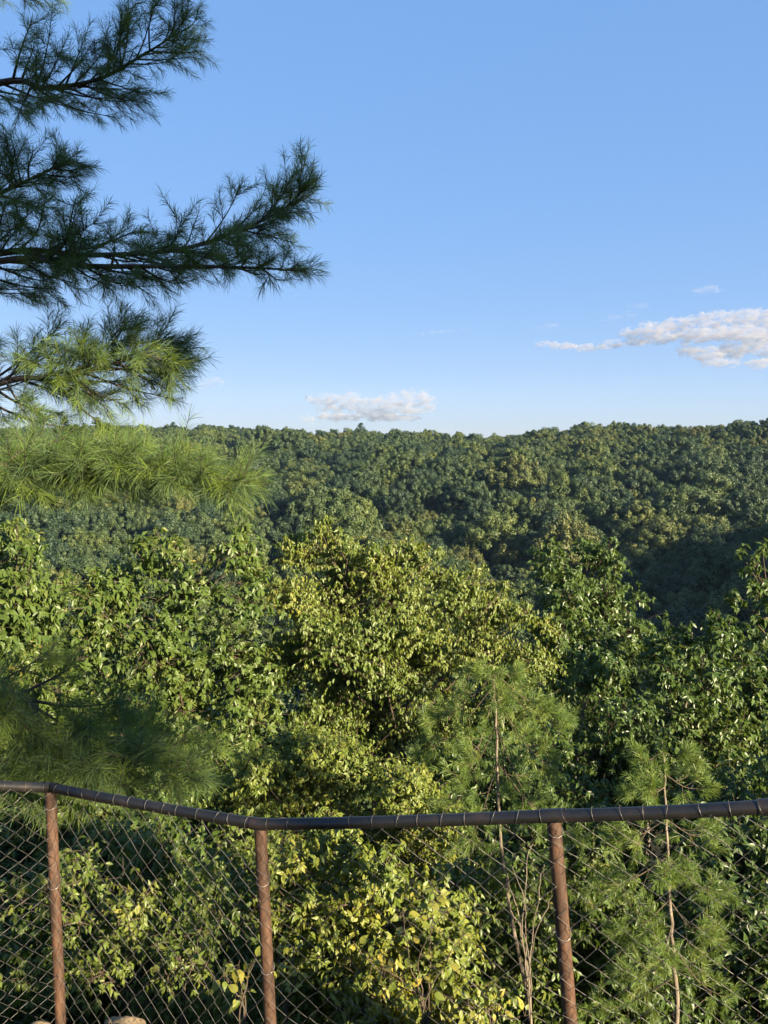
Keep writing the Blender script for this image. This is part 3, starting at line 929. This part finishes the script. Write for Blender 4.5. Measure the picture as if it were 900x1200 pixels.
# ------------------------------------------------------------------ fence
def fence():
    # rail corners: photo pixel of the rail's centre and distance
    nodes = [(-160, 912, 2.45), (59, 923, 2.9), (305, 966, 2.5), (649, 956, 2.18), (905, 945, 1.97), (1150, 935, 1.8)]
    Pn = [at(*q) for q in nodes]
    Pn = [Pn[0] + np.array([-1.9, -.5, .05])] + Pn + [Pn[-1] + np.array([1.9, -.35, .05])]
    nodes = [None] + nodes + [None]
    base = Pn[3].copy()
    base[2] = float(height(base[0], base[1]))
    root = empty("chain_link_fence", base, "chain link fence with dark top rail and rusty brown posts along the overlook", "fence")
    RR = .019
    # top rail, one pipe per bay; a rounded elbow fills the corner
    for a, b in zip(Pn[:-1], Pn[1:]):
        d = nrm(b - a)
        pts = np.linspace(0, 1, 9)[:, None] * (b - a) + a
        pts[:, 2] -= .004 * np.sin(np.linspace(0, PI, 9))
        g = Geo()
        g.add(*tube(pts, RR, 18))
        g.build("top_rail", M['rail'], root, base, smooth=True)
    # posts: foot px follows the lean seen in the photograph
    feet = {2: (71, 1200), 3: (317, 1200), 4: (669, 1200)}
    for k in (0, 1, 2, 3, 4, 6, 7):
        top = Pn[k]
        # direction of the post from two pixels
        lo = at(*feet[k], nodes[k][2]) if k in feet else top + np.array([.03, 0, -1.0])
        lo[1] = top[1]
        gz = float(height(lo[0], lo[1]))
        t = (gz - .3 - top[2]) / (lo[2] - top[2])
        foot = top + (lo - top) * t
        g = Geo()
        pts = np.linspace(0, 1, 12)[:, None] * (foot - top) + top + np.array([0, 0, -.012])
        g.add(*tube(pts, .0215, 20))
        g.build("post", M['rust'], root, base, smooth=True)
        ax = nrm(foot - top)
        s1 = nrm(np.cross(ax, [0, 1.0, 0]))
        s2 = np.cross(ax, s1)
        aa = np.linspace(0, 2 * PI, 17)
        for hgt in {2: (.07, .4), 3: (.2, .52), 4: (.045, .37)}.get(k, (.1, .5)):
            gt = Geo()
            gt.add(*tube(top + ax * hgt + .0232 * (np.cos(aa)[:, None] * s1 + np.sin(aa)[:, None] * s2) + ax * (.012 * np.sin(aa))[:, None], .0013, 5))
            gt.build("tie_wire", M['wire_bright'], root, base, smooth=True)
    # corner sleeves
    for k in (1, 2, 3, 4, 5, 6):
        g = Geo()
        dirs = [nrm(Pn[k - 1] - Pn[k]), nrm(Pn[k + 1] - Pn[k])]
        pts = spline([Pn[k] + dirs[0] * .035, Pn[k], Pn[k] + dirs[1] * .035], 7)
        g.add(*tube(pts, RR + .0022, 18))
        g.build("rail_sleeve", M['rail'], root, base, smooth=True)
    # mesh panels: zigzag wires woven down each bay, hung on the camera side of the posts
    rng = np.random.default_rng(5)
    a = np.linspace(0, 2 * PI, 15)
    ring_me = None
    for bay, (A, B) in enumerate(zip(Pn[:-1], Pn[1:])):
        d = B - A
        Lh = math.hypot(d[0], d[1])
        hx = np.array([d[0] / Lh, d[1] / Lh, 0])
        nrmv = np.cross(hx, [0, 0, 1.0])            # towards the camera
        if nrmv[1] > 0:
            nrmv = -nrmv
        cell = .074
        nx = max(1, int(round(Lh / cell)))
        cw = Lh / (nx * 2)
        ch = [.058, .058, .084, .066, .06, .06, .06][bay]
        g = Geo()
        lean = [.03, .03, .05, .05, .07, .07, .07][bay]
        for i in range(nx * 2):
            if True:
                # wire i zigzags between two columns; neighbours meet at the knuckles
                m = int(1.2 / (ch / 2)) + 1
                j = np.arange(m)
                off = i + np.where(j % 2 == 0, i % 2, 1 - i % 2)
                u = off * cw
                zz = A[2] + d[2] * (u / Lh) - RR - j * ch / 2 + .01
                bulge = .012 * np.sin(u * 5 + bay) * np.clip(j / 8, 0, 1) + .01 * np.sin(j * .4 + bay * 2 + u * 3)
                x = A[0] + hx[0] * (u + lean * j * ch / 2)
                y = A[1] + hx[1] * (u + lean * j * ch / 2)
                P = np.stack([x, y, zz], 1) + nrmv * (.0245 + bulge)[:, None]
                # bend round the knuckle: tiny in/out step
                P += nrmv * (np.where((j + i) % 2 == 0, .0016, -.0016))[:, None]
                P += rng.normal(0, .0022, P.shape) * np.array([1, .6, 1])
                Q = np.empty((m * 3 - 2, 3))
                Q[0::3] = P
                Q[1::3] = P[:-1] * .88 + P[1:] * .12
                Q[2::3] = P[:-1] * .12 + P[1:] * .88
                g.add(*tube(Q, .00078, 4))
        o = g.build("wire_mesh", M['wire'], root, base, smooth=True)
        # loops of wire over the rail, one per cell
        e1 = nrm(d)
        e2 = nrm(np.cross(e1, [0, 0, 1.0]))
        e3 = np.cross(e2, e1)
        for i in range(nx):
            c = A + d * ((i + .5 + rng.normal(0, .09)) / nx)
            pp = at(0, 0, 1)
            dep = c @ FW
            sx = 450 + F_PX * (c @ RT) / dep
            if sx < -20 or sx > 920:
                continue
            sk = rng.uniform(-.006, .012)
            pts = c + (RR + .002) * (np.cos(a)[:, None] * e2 + np.sin(a)[:, None] * e3) + e1 * (sk * np.sin(a))[:, None]
            gt = Geo()
            gt.add(*tube(pts, .0008, 4))
            gt.build("tie_wire", M['wire'], root, base, smooth=True)


fence()


# ------------------------------------------------------------------ rocks and grass at the foot of the fence
def rock(label, px, py, Y, size, seed):
    c = at(px, py, Y)
    bm = bmesh.new()
    bmesh.ops.create_icosphere(bm, subdivisions=4, radius=1)
    rng = np.random.default_rng(seed)
    ph = rng.uniform(0, 6, 6)
    for v in bm.verts:
        p = v.co
        k = 1 + .12 * math.sin(p.x * 3.1 + ph[0]) * math.sin(p.y * 2.7 + ph[1]) + .07 * math.sin(p.z * 6 + ph[2]) * math.sin(p.x * 5 + ph[3]) + .05 * math.sin(p.y * 13 + p.z * 11 + ph[4]) + .03 * math.sin(p.x * 23 + p.z * 17 + ph[5])
        v.co = Vector((p.x * size * 1.3 * k, p.y * size * k, max(p.z, -.5) * size * .75 * k))
    for f in bm.faces:
        f.smooth = True
    me = bpy.data.meshes.new("rock")
    bm.to_mesh(me)
    bm.free()
    me.materials.append(M['rock'])
    o = bpy.data.objects.new("rock", me)
    COL.objects.link(o)
    o.location = (c[0], c[1], c[2] - size * .75)
    tag(o, label, "rock", "rocks at the foot of the fence")


rock("rounded tan rock showing its top at the bottom edge, right of the left post", 140, 1199, 2.75, .085, 3)
rock("small sliver of tan rock at the bottom edge, left of the left post", 44, 1205, 2.65, .06, 4)


def grass():
    rng = np.random.default_rng(8)
    n = 9000
    x = rng.uniform(-3.4, -1.0, n)
    y = rng.uniform(2.6, 4.6, n)
    pos = np.stack([x, y, height(x, y) - .01], 1)
    d = np.stack([rng.normal(0, .4, n), rng.normal(-.1, .4, n), np.ones(n)], 1)
    g = Geo()
    L = rng.uniform(.08, .22, n)
    leaves(g, rng, pos, d, rng.normal(size=(n, 3)), L, .006, LEAF)
    o = g.build("grass", M['grass'])
    tag(o, "long dark green grass on the slope just behind the fence", "grass", kind="stuff")


grass()


def undergrowth():
    """low leafy cover on the steep slope under the trees"""
    rng = np.random.default_rng(9)
    n = 26000
    y = rng.uniform(4.6, 24, n)
    x = rng.uniform(-1, 1, n) * (y * .62 + 1.5)
    h = rng.random(n) ** 1.5 * (.5 + .06 * y)
    pos = np.stack([x, y, height(x, y) + h], 1)
    d = rng.normal(size=(n, 3)) * [1, 1, .4] + [0, 0, -.3]
    g = Geo()
    L = rng.uniform(.07, .15, n)
    leaves(g, rng, pos, d, np.array([0, 0, 1.0]) + rng.normal(0, .5, (n, 3)), L, L * .5, LEAF)
    o = g.build("undergrowth", M['leaf_dark'])
    tag(o, "dark leafy undergrowth on the slope below the trees", "undergrowth", kind="stuff")


undergrowth()


# ------------------------------------------------------------------ clouds
def cloud_mat(name, density, scale=.012, lo=.45, hi=.72, col=(.5, .51, .56), squash=2.2):
    """denser and thinner billows inside the cloud, so that its edges fray"""
    m, nt, out = new_mat(name)
    tc = nt.nodes.new("ShaderNodeTexCoord")
    mp = nt.nodes.new("ShaderNodeMapping")
    mp.inputs["Scale"].default_value = (1, 1, squash)
    nt.links.new(tc.outputs["Object"], mp.inputs[0])
    n = nt.nodes.new("ShaderNodeTexNoise")
    n.inputs["Scale"].default_value = scale
    n.inputs["Detail"].default_value = 5
    n.inputs["Roughness"].default_value = .6
    nt.links.new(mp.outputs[0], n.inputs[0])
    mr = nt.nodes.new("ShaderNodeMapRange")
    mr.inputs[1].default_value = lo
    mr.inputs[2].default_value = hi
    mr.inputs[3].default_value = 0
    mr.inputs[4].default_value = density
    nt.links.new(n.outputs[0], mr.inputs[0])
    v = nt.nodes.new("ShaderNodeVolumePrincipled")
    v.inputs["Color"].default_value = (*col, 1)
    v.inputs["Anisotropy"].default_value = 0
    nt.links.new(mr.outputs[0], v.inputs["Density"])
    nt.links.new(v.outputs[0], out.inputs["Volume"])
    return m


M['cloud'] = cloud_mat("thick_cloud", .022, scale=.017, lo=.44, hi=.72)
M['cloud_thin'] = cloud_mat("thin_cloud", .006, lo=.46)
M['cloud_wisp'] = cloud_mat("wispy_cloud", .0035, scale=.018, lo=.47)



def cloud(label, blobs, Y, mat, seed, voxel=6, rough=14, depth=1.0):
    """blobs: (px, py, half width px, half height px)"""
    rng = np.random.default_rng(seed)
    bm = bmesh.new()
    c0 = at(blobs[0][0], blobs[0][1], Y)
    more = []
    for (px, py, hw, hh) in blobs:
        for q in range(5):
            a_ = rng.uniform(-.15, PI + .15) if q < 4 else rng.uniform(0, 2 * PI)
            f_ = rng.uniform(.3, .55)
            more.append((px + hw * .85 * math.cos(a_), py - hh * .75 * math.sin(a_), hh * f_ * rng.uniform(1.1, 2.4), hh * f_))
    for (px, py, hw, hh) in blobs + more:
        c = at(px, py, Y + rng.uniform(-60, 60)) - c0
        k = Y / F_PX
        r = bmesh.ops.create_icosphere(bm, subdivisions=3, radius=1)
        for v in r['verts']:
            v.co = Vector((v.co.x * hw * k + c[0], v.co.y * hw * k * depth + c[1], v.co.z * hh * 1.15 * k + c[2]))
    me = bpy.data.meshes.new("cloud")
    bm.to_mesh(me)
    bm.free()
    o = bpy.data.objects.new("cloud", me)
    COL.objects.link(o)
    o.location = c0
    me.materials.append(mat)
    rm = o.modifiers.new("remesh", 'REMESH')
    rm.mode = 'VOXEL'
    rm.voxel_size = voxel
    for i, (s, amp) in enumerate(((95, 1.0), (40, .75), (17, .45))):
        t = bpy.data.textures.new("billow", 'CLOUDS')
        t.noise_scale = s * rough / 14
        t.noise_depth = 2
        dm = o.modifiers.new("billow", 'DISPLACE')
        dm.texture = t
        dm.strength = rough * 4 * amp
        dm.mid_level = .52
        dm.texture_coords = 'GLOBAL'
    tag(o, label, "cloud", "clouds low over the ridge")
    return o


cloud("white cumulus cloud sitting on the ridge in the middle of the skyline",
      [(412, 471, 14, 10), (425, 476, 16, 9), (445, 474, 16, 8), (462, 470, 14, 9), (478, 467, 13, 9), (490, 467, 12, 9), (499, 472, 9, 10), (478, 480, 22, 6), (440, 484, 26, 5), (388, 476, 18, 9), (370, 467, 14, 4), (388, 464, 14, 3), (400, 488, 30, 4), (460, 489, 36, 3), (362, 491, 10, 4)], 5200, M['cloud'], 1)
cloud("broad grey and white cloud bank at the right edge, largest of the clouds",
      [(742, 391, 18, 6), (765, 388, 20, 8), (790, 384, 20, 9), (815, 379, 20, 9), (842, 376, 20, 9), (868, 373, 20, 9), (892, 374, 20, 10), (915, 376, 20, 11), (775, 397, 26, 5), (820, 394, 30, 6), (865, 391, 30, 8), (905, 394, 26, 9),
       (640, 404, 14, 2), (662, 406, 16, 3), (690, 407, 20, 3), (718, 404, 18, 4), (745, 402, 18, 3), (808, 412, 16, 7), (830, 416, 20, 8), (858, 412, 22, 8), (885, 406, 22, 8), (910, 412, 20, 9), (890, 426, 18, 5), (845, 425, 22, 4)], 5600, M['cloud'], 2, voxel=7)
cloud("small pinkish puff of cloud beside the tip of a pine bough", [(244, 449, 14, 7), (256, 447, 9, 6)], 5200, M['cloud_thin'], 3, voxel=7, rough=9)
cloud("thin flat wisp of cloud between the cumulus and the cloud bank", [(488, 392, 8, 2), (505, 390, 14, 3), (525, 388, 10, 2), (545, 385, 9, 1.4)], 5600, M['cloud_wisp'], 4, voxel=5, rough=8)
cloud("faint cloud scrap above the left part of the cloud bank", [(722, 372, 12, 3), (738, 369, 10, 4), (752, 358, 10, 3), (735, 359, 7, 2), (708, 376, 8, 2)], 5600, M['cloud_wisp'], 5, voxel=5, rough=10)
cloud("topmost small cloud scrap over the right cloud bank", [(820, 341, 9, 3), (832, 338, 9, 4), (844, 341, 7, 2)], 5600, M['cloud_thin'], 6, voxel=5, rough=9)
cloud("faint tiny cloud patch just left of the cloud bank", [(632, 384, 8, 2), (644, 382, 9, 3), (653, 380, 5, 2)], 5600, M['cloud_wisp'], 7, voxel=5, rough=9)


# ------------------------------------------------------------------ air
def haze():
    bm = bmesh.new()
    bmesh.ops.create_cube(bm, size=1)
    for v in bm.verts:
        v.co = Vector((v.co.x * 2420, v.co.y * 2420, -180 if v.co.z < 0 else 60))
    me = bpy.data.meshes.new("haze")
    bm.to_mesh(me)
    bm.free()
    m, nt, out = new_mat("thin_haze")
    v = nt.nodes.new("ShaderNodeVolumePrincipled")
    v.inputs["Color"].default_value = (.4, .66, 1, 1)
    v.inputs["Density"].default_value = .000065
    nt.links.new(v.outputs[0], out.inputs["Volume"])
    me.materials.append(m)
    o = bpy.data.objects.new("haze", me)
    COL.objects.link(o)
    tag(o, "thin bluish haze in the air over the valley", "haze", kind="stuff")


haze()
